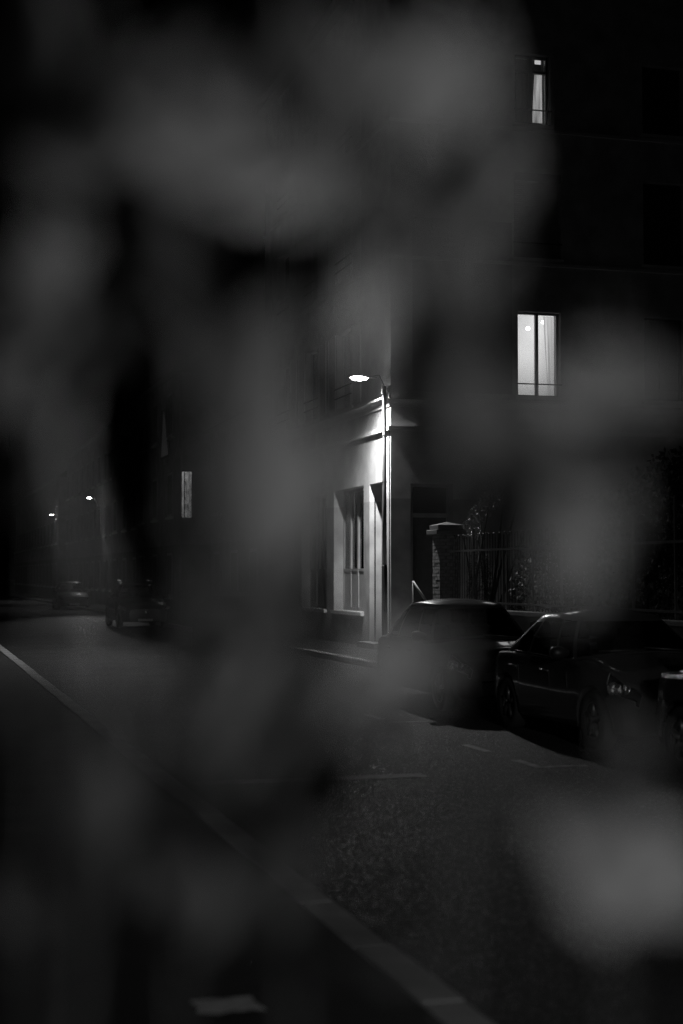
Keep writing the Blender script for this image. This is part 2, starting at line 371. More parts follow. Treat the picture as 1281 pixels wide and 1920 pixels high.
# door of the side wall
tr = rf(800, 965)[1]
f = MB(); RB(f, door[0], door[0]+.09, -.1, -.2, .25, door[3]); RB(f, door[1]-.12, door[1], -.02, -.2, .25, door[3]); RB(f, door[0]+.09, door[1]-.12, -.1, -.2, tr-.06, tr+.04); RB(f, door[0]+.09, door[1]-.12, -.1, -.2, door[3]-.08, door[3])
dr = f.build('door', 'grey_paint', bd)
RB(MB(), door[0]+.09, door[1]-.12, -.15, -.19, .25, tr-.06).build('door_leaf', 'dark_wood', dr)
for k in range(2):
    for (za, zb2) in ((.45, 1.25), (1.4, tr-.25)):
        w0 = door[0]+.17+k*(door[1]-door[0]-.3)/2; RB(MB(), w0, w0+.3, -.14, -.15, za, zb2).build('door_panel', 'dark_wood', dr)
RB(MB(), door[0]+.09, door[1]-.12, -.155, -.16, tr+.04, door[3]-.08).build('pane', 'window_glass', dr)
RB(MB(), door[0], door[1], -.3, -.32, tr-.1, door[3]).build('dark_curtain', 'curtain_dark', dr)
MB().lathe([(.001, -.03), (.03, -.02), (.03, .02), (.001, .03)], (door[0]+.5, CY+.12, 1.25), 12, 'Y').build('handle', 'chrome', dr, True)
st_ = MB(); RB(st_, door[0]-.2, door[1]+.2, .9, 0, .1, .19); RB(st_, door[0]-.1, door[1]+.1, .55, 0, .19, .27); st_.build('doorstep', 'concrete', bd)
# street front: shop window, corner doorway, upper windows with shutters
def shopwin(op):
    wn = window(LB, op, .26, bd, 'grey_paint', 3, op[2]+(op[3]-op[2])*.335, False, .08)
    LB(MB(), op[0]-.03, op[1]+.03, .09, -.255, op[2]-.09, op[2]-.004).build('sill', 'stone_trim', wn)
    LB(MB(), op[0]+.08, op[1]-.08, -.27, -.29, op[2]+.08, op[2]+(op[3]-op[2])*.335-.035).build('lower_panel', 'grey_paint', wn)
    L = op[1]-op[0]
    curtain(LB, 'L', op[0]+L*.32, op[1]-.05, op[0]+L*.32, op[1]-.05, -.4, op[2]+.5, op[3]-.05, 'white_paint', wn, amp=.03, folds=8)
    LB(MB(), op[0]-.3, op[1]+.3, -.8, -.82, op[2], op[3]).build('dark_curtain', 'curtain_dark', wn)
shopwin(op2); shopwin(lops[3]); shopwin(lops[5])
f = MB(); LB(f, op1[0], op1[0]+.08, -.3, -.38, op1[2], op1[3]); LB(f, op1[1]-.08, op1[1], -.3, -.38, op1[2], op1[3]); LB(f, op1[0]+.08, op1[1]-.08, -.3, -.38, op1[3]-.08, op1[3])
dr = f.build('door', 'grey_paint', bd)
LB(MB(), op1[0]+.08, op1[1]-.08, -.33, -.37, op1[2], op1[3]-.08).build('door_leaf', 'dark_wood', dr)
LB(MB(), op1[1]-.012, op1[1]+.002, -.12, -.15, op1[2], op1[3]-.35).build('jamb_groove', 'cast_iron', dr)
LB(MB(), op1[0]-.1, op1[1]+.1, .3, -.3, .1, .25).build('doorstep', 'concrete', bd)
def shutter(a0, a1, z0, z1, parent):
    s = MB(); fr = .06
    LB(s, a0, a0+fr, .045, .008, z0, z1); LB(s, a1-fr, a1, .045, .008, z0, z1)
    for z in (z0, (z0+z1)/2-fr/2, z1-fr): LB(s, a0+fr, a1-fr, .045, .008, z, z+fr)
    so = s.build('shutter', 'white_paint', parent)
    sl = MB(); z = z0+fr
    while z < z1-fr-.03:
        LB(sl, a0+fr, a1-fr, .034, .012, z+.006, z+.03); z += .04
    tag(sl.build('louvres', 'white_paint', so), kind='stuff')
for k in range(3):
    for (z0, z1) in ((uz0, uz1), (sz0, sz1), (tz0, tz1)):
        op = (up[0]+k*3.3, up[1]+k*3.3, z0, z1)
        wn = window(LB, op, .16, bd, 'white_paint', 1, None, True, .05)
        LB(MB(), op[0], op[1], -.4, -.42, z0, z1).build('dark_curtain', 'curtain_dark', wn)
        hw = (op[1]-op[0])/2
        shutter(op[0]-hw-.02, op[0]-.02, z0, z1, wn); shutter(op[1]+.02, op[1]+hw+.02, z0, z1, wn)
        for zz in (.3, .55): guard(LB, op, z0+zz, wn, .06)
# ------------------------------------------------------------------ street lamps
def lamp_head(root, p, m, scale=1.0):
    # p: centre of the bowl; the head points away from the wall (-X)
    L = .62*scale; mb = MB()
    secs = [(.62, .02, .03), (.52, .05, .05), (.36, .075, .06), (.2, .085, .06), (.1, .07, .04)]
    n = 12
    for (t, wd, ht) in secs:
        for k in range(n):
            a = 2*math.pi*k/n; mb.v.append((p.x+t*L, p.y+wd*scale*math.cos(a), p.z+.05+ht*scale*max(0, math.sin(a))))
    for i in range(len(secs)-1):
        for k in range(n): mb.f.append((i*n+k, i*n+(k+1) % n, (i+1)*n+(k+1) % n, (i+1)*n+k))
    mb.build('lamp_housing', 'lamp_body', root, True)
    bw_ = MB()
    bs = [(.28, .03, .012), (.2, .09, .05), (0, .11, .075), (-.18, .11, .07), (-.32, .08, .05), (-.4, .02, .008)]
    for (t, wd, ht) in bs:
        for k in range(n):
            a = 2*math.pi*k/n; bw_.v.append((p.x+t*L, p.y+wd*scale*math.cos(a), p.z+.045-ht*scale*(math.sin(a) if math.sin(a) > 0 else .55*math.sin(a))))
    for i in range(len(bs)-1):
        for k in range(n): bw_.f.append((i*n+k, (i)*n+(k+1) % n, (i+1)*n+(k+1) % n, (i+1)*n+k))
    bw_.build('lamp_bowl', m, root, True)
def road_optic(p, tgt, power, name, ang=70):
    l = bpy.data.lights.new(name, 'SPOT'); l.energy = power; l.spot_size = R(ang); l.spot_blend = .9; l.shadow_soft_size = .06
    o = bpy.data.objects.new(name, l); col.objects.link(o); o.location = p
    o.rotation_euler = (Vector(tgt)-Vector(p)).to_track_quat('-Z', 'Y').to_euler(); return o
def wall_lamp(p, ywall, label, xw=CX, glow='lamp_glow'):
    root = tag(empty('street_lamp', (xw, ywall, p.z)), label, 'street lamp', 'lamps along the house fronts')
    lamp_head(root, p, glow, .6)
    a = Vector((xw-.02, ywall, p.z-.25)); b = Vector((xw-.18, ywall-.05, p.z+.02)); c = p+Vector((.28, 0, .075))
    MB().tube([a, b, b+(c-b)*.3+Vector((0, 0, .05)), c], .022, 10).build('arm', 'lamp_body', root, True)
    MB().box(xw-.03, xw-.001, ywall-.07, ywall+.07, p.z-.42, p.z-.1).build('wall_plate', 'lamp_body', root)
    return root
LP = onY(676, 712, CY+.02)
POLX = CX-.3; POLY = onX(721, 1000, POLX).y
root = tag(empty('street_lamp', (POLX, POLY, .11)), 'glaring street lamp on a slim pole at the corner of the building', 'street lamp', 'lamps along the house fronts')
lamp_head(root, LP, 'lamp_glow', 1.0)
zc = onX(721, 1062, POLX).z; zt_ = onX(721, 724, POLX).z
pole = MB().tube([(POLX, POLY, zc), (POLX, POLY, 3), (POLX, POLY, zt_)], [.054, .05, .044], 16).build('pole', 'zinc', root, True)
MB().tube([(POLX, POLY, .1), (POLX, POLY, .2), (POLX, POLY, zc), (POLX, POLY, zc+.03)], [.075, .066, .064, .055], 16).build('pole_sleeve', 'cast_iron', root, True)
for z in (1.6, onX(721, 905, POLX).z, 5.0): MB().lathe([(.05, z), (.06, z), (.06, z+.03), (.05, z+.03)], (POLX, POLY, 0), 16).build('pole_band', 'zinc', pole)
MB().tube([(POLX, POLY, zt_-.03), (POLX-.02, POLY, zt_+.04), LP+Vector((.45, 0, .12)), LP+Vector((.26, 0, .085))], .011, 8).build('arm', 'cast_iron', root, True)
f1 = onX(717.5, 731, POLX-.06); f2 = onX(731, 734, POLX+.12)
bevel(MB().box(f1.x-.02, f1.x+.02, f1.y-.03, f1.y+.05, f1.z-.09, f1.z+.09).build('terminal_box', 'white_paint', root), .006)
bevel(MB().box(f2.x-.02, f2.x+.02, f2.y-.02, f2.y+.03, f2.z-.16, f2.z+.14).build('bracket', 'white_paint', root), .006)
MB().tube([(POLX, POLY, f2.z-.08), (f2.x, f2.y, f2.z-.08)], .012, 6).tube([(POLX, POLY, f2.z+.06), (f2.x, f2.y, f2.z+.06)], .012, 6).build('bracket_arm', 'zinc', root)
for k in range(3):
    q = (POLX+.045+.03*k, POLY-.03, f2.z-.15+.09*k); MB().lathe([(.012, 0), (.03, .02), (.018, .04), (.03, .06), (.016, .08), (.006, .1)], q, 10).build('insulator', 'white_paint', root, True)
cable = MB().tube([(CX-.012, CY+.06, z) for z in (.3, 2, 4, st-.1)], .012, 6).build('cable', 'trim_black', bd)
def optic(root, p, tg, pw, ang):
    o = road_optic(p+Vector((-.03, 0, -.14)), tg, pw, 'road_optic', ang); o.parent = root; o.matrix_parent_inverse = wm(root).inverted()
optic(root, LP, (LP.x-.7, LP.y-.1, 0), 2100, 166)
optic(root, LP, (7.8, 17, 1), 600, 24)
# a lamp on the near pavement, behind the eye
Q = Vector((1.5, -16.0, 6.3))
r2 = tag(empty('street_lamp', (1.0, -16.0, .11)), 'street lamp on a slim pole behind the leafy shrub', 'street lamp', 'lamps along the house fronts')
lamp_head(r2, Q, 'lamp_glow')
MB().tube([(1.0, -16.0, .1), (1.0, -16.0, 3), (1.0, -16.0, 6.3)], [.06, .05, .044], 14).build('pole', 'zinc', r2, True)
MB().tube([(1.0, -16.0, 6.28), (1.05, -16.0, 6.38), Q+Vector((-.3, 0, .08))], .018, 8).build('arm', 'cast_iron', r2, True)
optic(r2, Q, (7.35, 13.6, .3), 3400, 11.5)
optic(r2, Q, (2.7, 7, 0), 1300, 11)  # narrow beam added to brighten the near kerb

# ------------------------------------------------------------------ gate pillar, railing and low wall
PX = 10.42
pf = onX(825, 1090, PX); PY = pf.y                     # front street corner of the pillar
ptop = onX(830, 974, PX).z
gp = tag(empty('gate_pillar', (PX+.22, PY+.22, .11)), 'brick gate pillar with a stepped stone cap at the end of the railing', 'pillar')
MB().box(PX+.012, PX+.438, PY+.012, PY+.448, .1, ptop-.3).build('mortar_core', 'mortar', gp)
br = MB(); z = .115; row = 0
while z < ptop-.36:
    for side in range(4):
        off = .0 if row % 2 == 0 else .11
        cuts = [0, .22, .45] if row % 2 == 0 else [0, .11, .33, .45]
        for i in range(len(cuts)-1):
            a, b = cuts[i]+.005, cuts[i+1]-.005; e = random.uniform(-.003, .004)
            if side == 0: br.box(PX-e, PX+.05, PY+a, PY+b, z, z+.06)
            elif side == 1: br.box(PX+.40, PX+.45+e, PY+a, PY+b, z, z+.06)
            elif side == 2: br.box(PX+a+.05, min(PX+b, PX+.4)+.0, PY-e, PY+.05, z+.001, z+.059)
            else: br.box(PX+a+.05, min(PX+b, PX+.4), PY+.41, PY+.46+e, z+.001, z+.059)
    z += .071; row += 1
tag(br.build('brick_courses', 'brick', gp), kind='stuff')
cp = MB().box(PX-.1, PX+.55, PY-.1, PY+.56, ptop-.3, ptop-.2).box(PX-.05, PX+.5, PY-.05, PY+.51, ptop-.2, ptop-.1)
k = len(cp.v); cp.v += [(PX-.03, PY-.03, ptop-.1), (PX+.48, PY-.03, ptop-.1), (PX+.48, PY+.49, ptop-.1), (PX-.03, PY+.49, ptop-.1), (PX+.225, PY+.23, ptop-.035)]
cp.f += [(k, k+1, k+4), (k+1, k+2, k+4), (k+2, k+3, k+4), (k+3, k, k+4)]
bevel(cp.build('cap', 'mortar', gp), .015)
# low wall with iron railing running towards the eye
WY0, WY1 = 12.0, PY-.02
lw = tag(empty('low_wall', (PX+.22, (WY0+WY1)/2, .11)), 'low dark garden wall under the iron railing', 'wall')
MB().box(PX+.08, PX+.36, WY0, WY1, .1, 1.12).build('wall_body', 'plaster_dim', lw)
bevel(MB().box(PX+.03, PX+.41, WY0, WY1, 1.12, 1.2).build('coping', 'concrete', lw), .012)
rz1 = onX(930, 1030, PX+.2).z; rz0 = onX(930, 1131, PX+.2).z
rl = tag(empty('iron_railing', (PX+.22, (WY0+WY1)/2, 1.2)), 'iron railing with hooped tops on the low garden wall', 'railing')
MB().box(PX+.2, PX+.24, WY0, WY1, rz1-.02, rz1+.02).build('rail', 'iron', rl)
MB().box(PX+.2, PX+.24, WY0, WY1, max(1.24, rz0-.02), max(1.28, rz0+.02)).build('rail', 'iron', rl)
posts = [onX(px, 1040, PX+.22).y for px in (888, 944, 951, 999, 1053)]
y = posts[-1]-1.35
while y > WY0+.3: posts.append(y); y -= 1.35
ptops = [2.75, 2.6, 2.6, 3.05, 2.75]
pm = MB().box(-.018, .018, -.018, .018, 0, 1).mesh('post'); pm.materials.append(M['iron'])
for i, y in enumerate(posts):
    o = bpy.data.objects.new('post', pm); col.objects.link(o); o.parent = rl; o.matrix_parent_inverse = wm(rl).inverted()
    h = ptops[i] if i < 5 else (3.0 if i % 2 else 2.75); o.location = (PX+.22, y, 1.2); o.scale = (1, 1, h-1.2)
bm_ = MB().tube([(0, 0, 0), (0, 0, 1)], .008, 6).mesh('bar'); bm_.materials.append(M['cast_iron'])
hoop = MB().tube([(0, .07*math.cos(a), .07*math.sin(a)) for a in [i*math.pi/8 for i in range(9)]], .009, 6).mesh('hoop'); hoop.materials.append(M['cast_iron'])
y = WY1-.14; i = 0
while y > 17:
    o = bpy.data.objects.new('bar', bm_); col.objects.link(o); o.parent = rl; o.matrix_parent_inverse = wm(rl).inverted()
    o.location = (PX+.22, y, 1.2); o.scale = (1, 1, 1.38)
    if i % 2 == 0:
        o = bpy.data.objects.new('hoop', hoop); col.objects.link(o); o.parent = rl; o.matrix_parent_inverse = wm(rl).inverted(); o.location = (PX+.22, y-.07, 2.58)
    y -= .14; i += 1
# a leaning board on the steps behind the pillar
q0 = onY(774, 1090, CY-.6); q1 = onY(789, 1112, CY-.6)
hr = tag(empty('handrail', (q0.x, CY-.6, .11)), 'short sloping handrail beside the steps behind the brick pillar', 'handrail')
MB().tube([q0, q1, q1+(q1-q0)*1.2], .03, 8).build('rail', 'grey_paint', hr, True)
MB().tube([(q0.x+.02, CY-.6, .11), q0], .018, 8).build('upright', 'cast_iron', hr, True)
e_ = q1+(q1-q0)*1.15; MB().tube([(e_.x, e_.y, .11), e_], .018, 8).build('upright', 'cast_iron', hr, True)

# ------------------------------------------------------------------ garden shrubs behind the railing
def leafcloud(name, pts, size, m, parent, rnd):
    mb = MB()
    for q in pts:
        n = Vector((rnd.gauss(0, 1), rnd.gauss(0, 1), rnd.gauss(0, 1))).normalized(); u = n.orthogonal().normalized()
        u.rotate(Matrix.Rotation(rnd.uniform(0, 6.28), 3, n)); v = n.cross(u); s = size*rnd.uniform(.6, 1.3)
        q = Vector(q); mb.quad(q-u*s, q-v*s*.5+n*s*.1, q+u*s, q+v*s*.5+n*s*.1)
    return mb.build(name, m, parent)
def shrub(name, label, base, blobs, nleaf, size, m='ivy', cat='shrub', group=None):
    rnd = random.Random(hash(label) % 1000 if False else len(label)*7+int(base[0]*13))
    e = tag(empty(name, base), label, cat, group)
    pts = []
    tot = sum(b[3]*b[4]*b[5] for b in blobs)
    tr = MB(); B = Vector(base)
    for b in blobs:
        c = Vector(b[:3]); rr = b[3:6]
        for _ in range(int(nleaf*b[3]*b[4]*b[5]/tot)):
            d = Vector((rnd.gauss(0, 1), rnd.gauss(0, 1), rnd.gauss(0, 1))).normalized()*rnd.uniform(.45, 1.0)**.5*rnd.uniform(.85, 1.12)
            pts.append(c+Vector((d.x*rr[0], d.y*rr[1], d.z*rr[2])))
        mm = B.lerp(c, .5)+Vector((rnd.uniform(-.2, .2), rnd.uniform(-.2, .2), 0))
        tr.tube([B, mm, c], [.05, .03, .01], 6)
    tr.build('trunk', 'bark', e, True)
    leafcloud('crown', pts, size, m, e, rnd)
    return e
def ptX(px, py, X): q = onX(px, py, X); return (q.x, q.y, q.z)
arch = []
for (px, py, r) in ((868, 1003, .16), (884, 985, .2), (900, 962, .24), (918, 942, .24), (945, 930, .24), (975, 925, .22), (1005, 928, .2), (895, 1000, .18)):
    q = ptX(px, py, PX+.5); arch.append((*q, r, r*1.3, r*.8))
a0_ = onX(900, 1100, PX+.6)
shrub('climbing_shrub', 'arching climber with small glossy leaves over the iron railing', (PX+.6, a0_.y, .1), arch+[(PX+.6, a0_.y, 1.7, .25, .4, .7)], 2600, .03, cat='shrub')
shrub('garden_hedge', 'tall dark hedge behind the iron railing', (PX+1.6, 25, .1), [(PX+1.8, 26, 1.7, 1.0, 1.6, 1.7), (PX+1.9, 23.5, 1.9, 1.0, 1.7, 1.9), (PX+1.7, 28, 1.4, .8, 1.3, 1.4)], 9000, .06, 'hedge_leaf', cat='hedge')
shrub('garden_tree', 'dark bushy garden tree at the far end of the hedge', (PX+3.6, 24.5, .1), [(PX+3.2, 25, 2.9, 1.3, 1.4, 1.3), (PX+4.2, 23.5, 3.0, 1.3, 1.4, 1.5), (PX+2.8, 22.0, 2.7, 1.1, 1.2, 1.4)], 9000, .07, 'hedge_leaf', cat='tree')

# ------------------------------------------------------------------ houses further down the street
def house(y0, y1, x, h, label, wins, m='plaster_dim'):
    e = tag(empty('street_house', (x, y0, .1)), label, 'house', 'houses further down the street')
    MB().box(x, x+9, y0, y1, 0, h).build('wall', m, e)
    rf_ = MB(); a = h+2.6
    rf_.v += [(x-.35, y0-.2, h-.1), (x-.35, y1+.2, h-.1), (x+4.5, y1+.2, a), (x+4.5, y0-.2, a), (x+9.3, y0-.2, h-.1), (x+9.3, y1+.2, h-.1)]
    rf_.f += [(0, 1, 2, 3), (3, 2, 5, 4), (0, 3, 4), (1, 5, 2), (0, 4, 5, 1)]; rf_.build('roof', 'roof_tile', e)
    n = max(2, int((y1-y0)/3)); st_h = 3.1
    for k in range(n):
        for j in range(int(h/st_h)):
            c = y0+(k+.5)*(y1-y0)/n; z0 = 1.0+j*st_h
            f = MB().box(x-.05, x+.03, c-.6, c+.6, z0, z0+1.7).build('window', 'grey_paint', e)
            MB().box(x-.055, x-.05, c-.5, c-.03, z0+.1, z0+1.6).box(x-.055, x-.05, c+.03, c+.5, z0+.1, z0+1.6).build('pane', 'trim_black', f)
            MB().box(x-.12, x-.002, c-.68, c+.68, z0-.09, z0-.003).build('sill', 'stone_trim', f)
    return e
house(ENDY+.05, 56.6, CX+.05, 7.2, 'low dark house standing next to the corner building', None)
HX = 9.75; HY = 57.6
h3 = house(HY, 69, HX, 9.6, 'dark house standing forward with a narrow glowing strip of wall on its gable', None)
house(69.1, 84, CX-.2, 8.4, 'dark house beyond the one with the glowing gable strip', None)
house(84.2, 112, CX+.1, 10.2, 'long dark house at the far end of the street', None)
house(112.3, 160, CX-.4, 9.0, 'last dark house closing the street', None)
# lamplit wall strip on the gable, painted as a glowing pane; pipe beside it
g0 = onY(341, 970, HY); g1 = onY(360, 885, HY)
f = MB().box(g0.x-.05, g0.x, HY-.05, HY+.02, g0.z-.05, g1.z+.05).box(g1.x, g1.x+.05, HY-.05, HY+.02, g0.z-.05, g1.z+.05).box(g0.x, g1.x, HY-.05, HY+.02, g1.z, g1.z+.05).build('window', 'dark_wood', h3)  # frame added around the painted glow
MB().box(g0.x, g1.x, HY-.02, HY-.01, g0.z, g1.z).build('pane', 'wall_glow', f)
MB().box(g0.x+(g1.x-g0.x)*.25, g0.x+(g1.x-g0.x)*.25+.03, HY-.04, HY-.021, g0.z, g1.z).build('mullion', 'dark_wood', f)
q = onY(328, 900, HY); MB().tube([(HX+.06, HY-.06, .1), (HX+.06, HY-.06, 9.4)], .04, 8).build('drainpipe', 'zinc', h3, True)
# faint light on its street side, painted as a tapered glow; window frame added
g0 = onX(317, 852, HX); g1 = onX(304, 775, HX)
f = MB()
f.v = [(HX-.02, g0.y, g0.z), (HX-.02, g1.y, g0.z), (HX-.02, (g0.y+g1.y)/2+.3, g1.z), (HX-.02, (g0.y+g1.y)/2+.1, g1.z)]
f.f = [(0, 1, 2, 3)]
wf = MB().box(HX-.03, HX+.0, g0.y-.1, g1.y+.1, g0.z-.1, g1.z+.1).build('window', 'dark_wood', h3)  # frame added around the painted glow
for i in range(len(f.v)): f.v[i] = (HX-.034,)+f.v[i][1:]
f.build('wall_glow_sliver', 'wall_glow_faint', wf)
# far street lamps
for (px, py, z) in ((168, 935, 90.0), (98, 966, 113.0)):
    d = ray(px, py); p = Vector((0, 0, EYE))+d*(z/ d.dot(Vector((math.sin(THETA), math.cos(THETA), 0))))
    near = z < 100
    fr = wall_lamp(p, p.y+.1, 'distant bright street lamp on the house beyond the glowing gable strip' if near else 'farthest and smallest street lamp, on the long house at the end', xw=CX-.2 if near else CX+.1, glow='far_glow')
    optic(fr, p, (p.x-2.6, p.y-3, 0), 200, 110)
    if near: optic(fr, p, (6.8, 60, .8), 1100, 17)

# ------------------------------------------------------------------ cars
def lerp(a, b, t): return a+(b-a)*t
def curve(keys, t):
    if t <= keys[0][0]: return keys[0][1]
    for (a, va), (b, vb) in zip(keys, keys[1:]):
        if t <= b:
            s = (t-a)/(b-a); s = s*s*(3-2*s)*.5+s*.5; return lerp(va, vb, s)
    return keys[-1][1]
def make_car(label, paint, L=4.08, W=1.74, Hh=1.44, suv=0, name='parked_car', stickers=False, rearslope=.74, hoodz=.93):
    e = tag(empty(name, (0, 0, 0)), label, 'car', 'cars parked along the right hand kerb')
    def B(mb, n, m, par=None, sm=False): return mb.build(n, m, par or e, sm, world=False)
    hw = W/2; wr = .31+.03*suv
    xf, xr = L/2-.82, -L/2+.72
    belt = .93+.12*suv; hz = hoodz+.1*suv
    plan = [(0, .80), (.03, .9), (.10, .975), (.3, 1.0), (.7, 1.0), (.85, .965), (.93, .9), (.975, .78), (1, .62)]
    shz = [(0, .78), (.03, belt-.03), (.2, belt), (.6, belt-.03), (.72, hz-.03), (.88, hz-.13), (.955, hz-.24), (1, hz-.38)]
    crown = [(0, .01), (.1, .03), (.6, .05), (.74, .07), (.9, .07), (1, .02)]
    NS, NP = 90, 26
    xs = []
    for i in range(NS+1):
        t = i/NS; xs.append(t)
    half = lambda t: hw*curve(plan, t)
    def arch(x):
        r = wr+.055; z = .2+.03*suv
        for c in (xf, xr):
            if abs(x-c) < r: z = max(z, wr+math.sqrt(r*r-(x-c)**2)*1.0-.0)
        return z
    def section(t):
        x = -L/2+t*L; wv = half(t); zs = curve(shz, t); zc_ = zs+curve(crown, t); zl = .2+.03*suv
        if t > .97: zl += (t-.97)*2
        key = [(.0, zl), (.55*wv, zl), (.93*wv, zl), (.975*wv, zl+.05), (1.0*wv, zl+.2), (1.0*wv, lerp(zl, zs, .55)), (.985*wv, lerp(zl, zs, .72)), (.965*wv, zs-.07), (.93*wv, zs-.012), (.86*wv, zs+.008), (.5*wv, lerp(zs, zc_, .75)), (0, zc_)]
        pts = []
        ar = arch(x)
        for j in range(NP+1):
            s = j/NP*(len(key)-1); k = min(int(s), len(key)-2); f = s-k
            y = lerp(key[k][0], key[k+1][0], f); z = lerp(key[k][1], key[k+1][1], f)
            if j > 2 and y > .5*wv: z = max(z, min(ar, zs-.08))
            pts.append((y, z))
        return x, pts
    secs = [section(t) for t in xs]
    # headlight and tail-light regions by (station, section) index
    def region(i, j):
        t = (i+.5)/NS; s = (j+.5)/NP*11
        if .862 < t < .982 and 6.45-(t-.862)*7 < s < 7.9-(t-.862)*4.5: return 'headlight'
        if t < .075 and 5.4 < s < 7.6: return 'tail_light'
        return 'body'
    V = {}; parts = {'body': MB(), 'hl1': MB(), 'hl-1': MB(), 'tl1': MB(), 'tl-1': MB()}
    idx = {k: {} for k in parts}
    def vert(pn, i, j, sgn):
        if j in (0, NP): sgn = 1
        key = (i, j, sgn)
        if key not in idx[pn]:
            x, pts = secs[i]; y, z = pts[j]; idx[pn][key] = len(parts[pn].v); parts[pn].v.append((x, y*sgn, z))
        return idx[pn][key]
    for i in range(NS):
        for j in range(NP):
            for sg in (1, -1):
                rg = region(i, j); pn = 'body' if rg == 'body' else ('hl%d' % sg if rg == 'headlight' else 'tl%d' % sg)
                q = (vert(pn, i, j, sg), vert(pn, i+1, j, sg), vert(pn, i+1, j+1, sg), vert(pn, i, j+1, sg))
                parts[pn].f.append(q if sg > 0 else q[::-1])
    for i in (0, NS):
        loop = [vert('body', i, j, 1) for j in range(NP+1)]+[vert('body', i, j, -1) for j in range(NP-1, 0, -1)]
        parts['body'].f.append(tuple(loop))
    body = B(parts['body'], 'body', paint, None, True)
    body.modifiers.new('edges', 'EDGE_SPLIT').split_angle = R(40)
    for sg in (1, -1):
        h = parts['hl%d' % sg]
        ho = MB(); ho.v = [(x-.15, y-sg*.09, z) for (x, y, z) in h.v]; ho.f = list(h.f)
        hlo = B(ho, 'headlight', 'housing', None, True)
        B(h, 'lens', 'lens', hlo, True)
        cx = sum(v[0] for v in h.v)/len(h.v); cy = sum(v[1] for v in h.v)/len(h.v); cz = sum(v[2] for v in h.v)/len(h.v)
        for (dx, dy, r) in ((-.05, .1, .066), (.0, -.03, .056), (.035, -.14, .036)):
            c = (cx-.045+dx, cy+sg*dy*.8, cz-dx*.0)
            B(MB().lathe([(.006, -.03), (r*.6, -.015), (r, .025), (r*1.06, .026)], c, 18, 'X'), 'reflector', 'reflector', hlo, True)
            B(MB().lathe([(.001, -.0), (.014, .0), (.014, .03), (.001, .036)], c, 10, 'X'), 'bulb', 'chrome', hlo, True)
        edge = {}
        for fc in h.f:
            for a_, b_ in zip(fc, fc[1:]+fc[:1]): edge[frozenset((a_, b_))] = edge.get(frozenset((a_, b_)), 0)+1
        rim_ = MB()
        for ed, cnt in edge.items():
            if cnt == 1:
                a_, b_ = tuple(ed); rim_.tube([Vector(h.v[a_]), Vector(h.v[b_])], .0045, 4, False)
        B(rim_, 'lamp_surround', 'rim', hlo, True)
        B(parts['tl%d' % sg], 'tail_light', 'tail', None, True)
    # greenhouse: a loft from a belt loop to a roof loop
    xb1 = L/2-1.12; xb0 = -L/2+.10; xt1 = xb1-.72+.1*suv; xt0 = xb0+rearslope
    NL, NH = 120, 12
    def loop(xa, xb, b, n, k):
        a = 2*math.pi*k/NL; c, s = math.cos(a), math.sin(a)
        return (xa+xb)/2+(xb-xa)/2*math.copysign(abs(c)**(2/n), c), b*math.copysign(abs(s)**(2/n), s)
    # even the points out along the loop
    def evened(xa, xb, b, n):
        raw = [loop(xa, xb, b, n, k/8) for k in range(NL*8+1)]; d = [0]
        for p, q in zip(raw, raw[1:]): d.append(d[-1]+math.hypot(q[0]-p[0], q[1]-p[1]))
        out = []; j = 0
        for k in range(NL):
            t = d[-1]*k/NL
            while d[j+1] < t: j += 1
            f = (t-d[j])/max(1e-9, d[j+1]-d[j]); out.append((lerp(raw[j][0], raw[j+1][0], f), lerp(raw[j][1], raw[j+1][1], f)))
        return out
    base = evened(xb0, xb1, hw*.9, 5.0); top = evened(xt0, xt1, hw*.67, 3.4)
    zb_ = lambda x, y: curve(shz, (x+L/2)/L)-.012+(1-(abs(y)/(hw*.9))**2)*curve(crown, (x+L/2)/L)*.9
    xc = (xt0+xt1)/2+.1
    zr_ = lambda x: Hh-.06-.06*((x-xc)/((xt1-xt0)/2))**2
    bow = lambda t: .045*math.sin(math.pi*t)
    P = []
    for j in range(NH+1):
        t = j/NH; row = []
        for k in range(NL):
            (x0, y0), (x1, y1) = base[k], top[k]; x, y = lerp(x0, x1, t), lerp(y0, y1, t)
            z = lerp(zb_(x0, y0), zr_(x1)+.012*(1-(y1/(hw*.67))**2), t)
            o = bow(t); x += o*math.copysign(min(1, (abs(x0-(xb0+xb1)/2)/((xb1-xb0)/2))**4), x0-(xb0+xb1)/2); y += o*.8*math.copysign(min(1, (abs(y0)/(hw*.9))**3), y0)
            row.append((x, y, z))
        P.append(row)
    def zone(k, j):
        x, y = base[k]; t = (j+.5)/NH
        if x > xb1-.34 and abs(y) < hw*.85: return 'windscreen' if .06 < t < .94 else 'r'
        if x < xb0+.13 and abs(y) < hw*.76: return 'rear_window' if .2 < t < .9 else 'r'
        if .08 < t < .88 and abs(y) > hw*.80:
            s = 1 if y > 0 else -1
            if xr+.52 < x < .03: return 'rear_side_window%d' % s
            if .1 < x < xb1-.4: return 'side_window%d' % s
            if xr-.02 < x < xr+.45 and t < .8 and t > (xr+.1-x)*3: return 'quarter_window%d' % s
        return 'r'
    Z = {}
    for j in range(NH):
        for k in range(NL): Z.setdefault(zone(k, j), []).append((j, k))
    def sub(cells):
        mb = MB(); ix = {}
        def g(j, k):
            k %= NL
            if (j, k) not in ix: ix[(j, k)] = len(mb.v); mb.v.append(P[j][k])
            return ix[(j, k)]
        for (j, k) in cells: mb.f.append((g(j, k), g(j, k+1), g(j+1, k+1), g(j+1, k)))
        return mb, g
    rb, g = sub(Z['r'])
    # roof cap
    prev = [g(NH, k) for k in range(NL)]
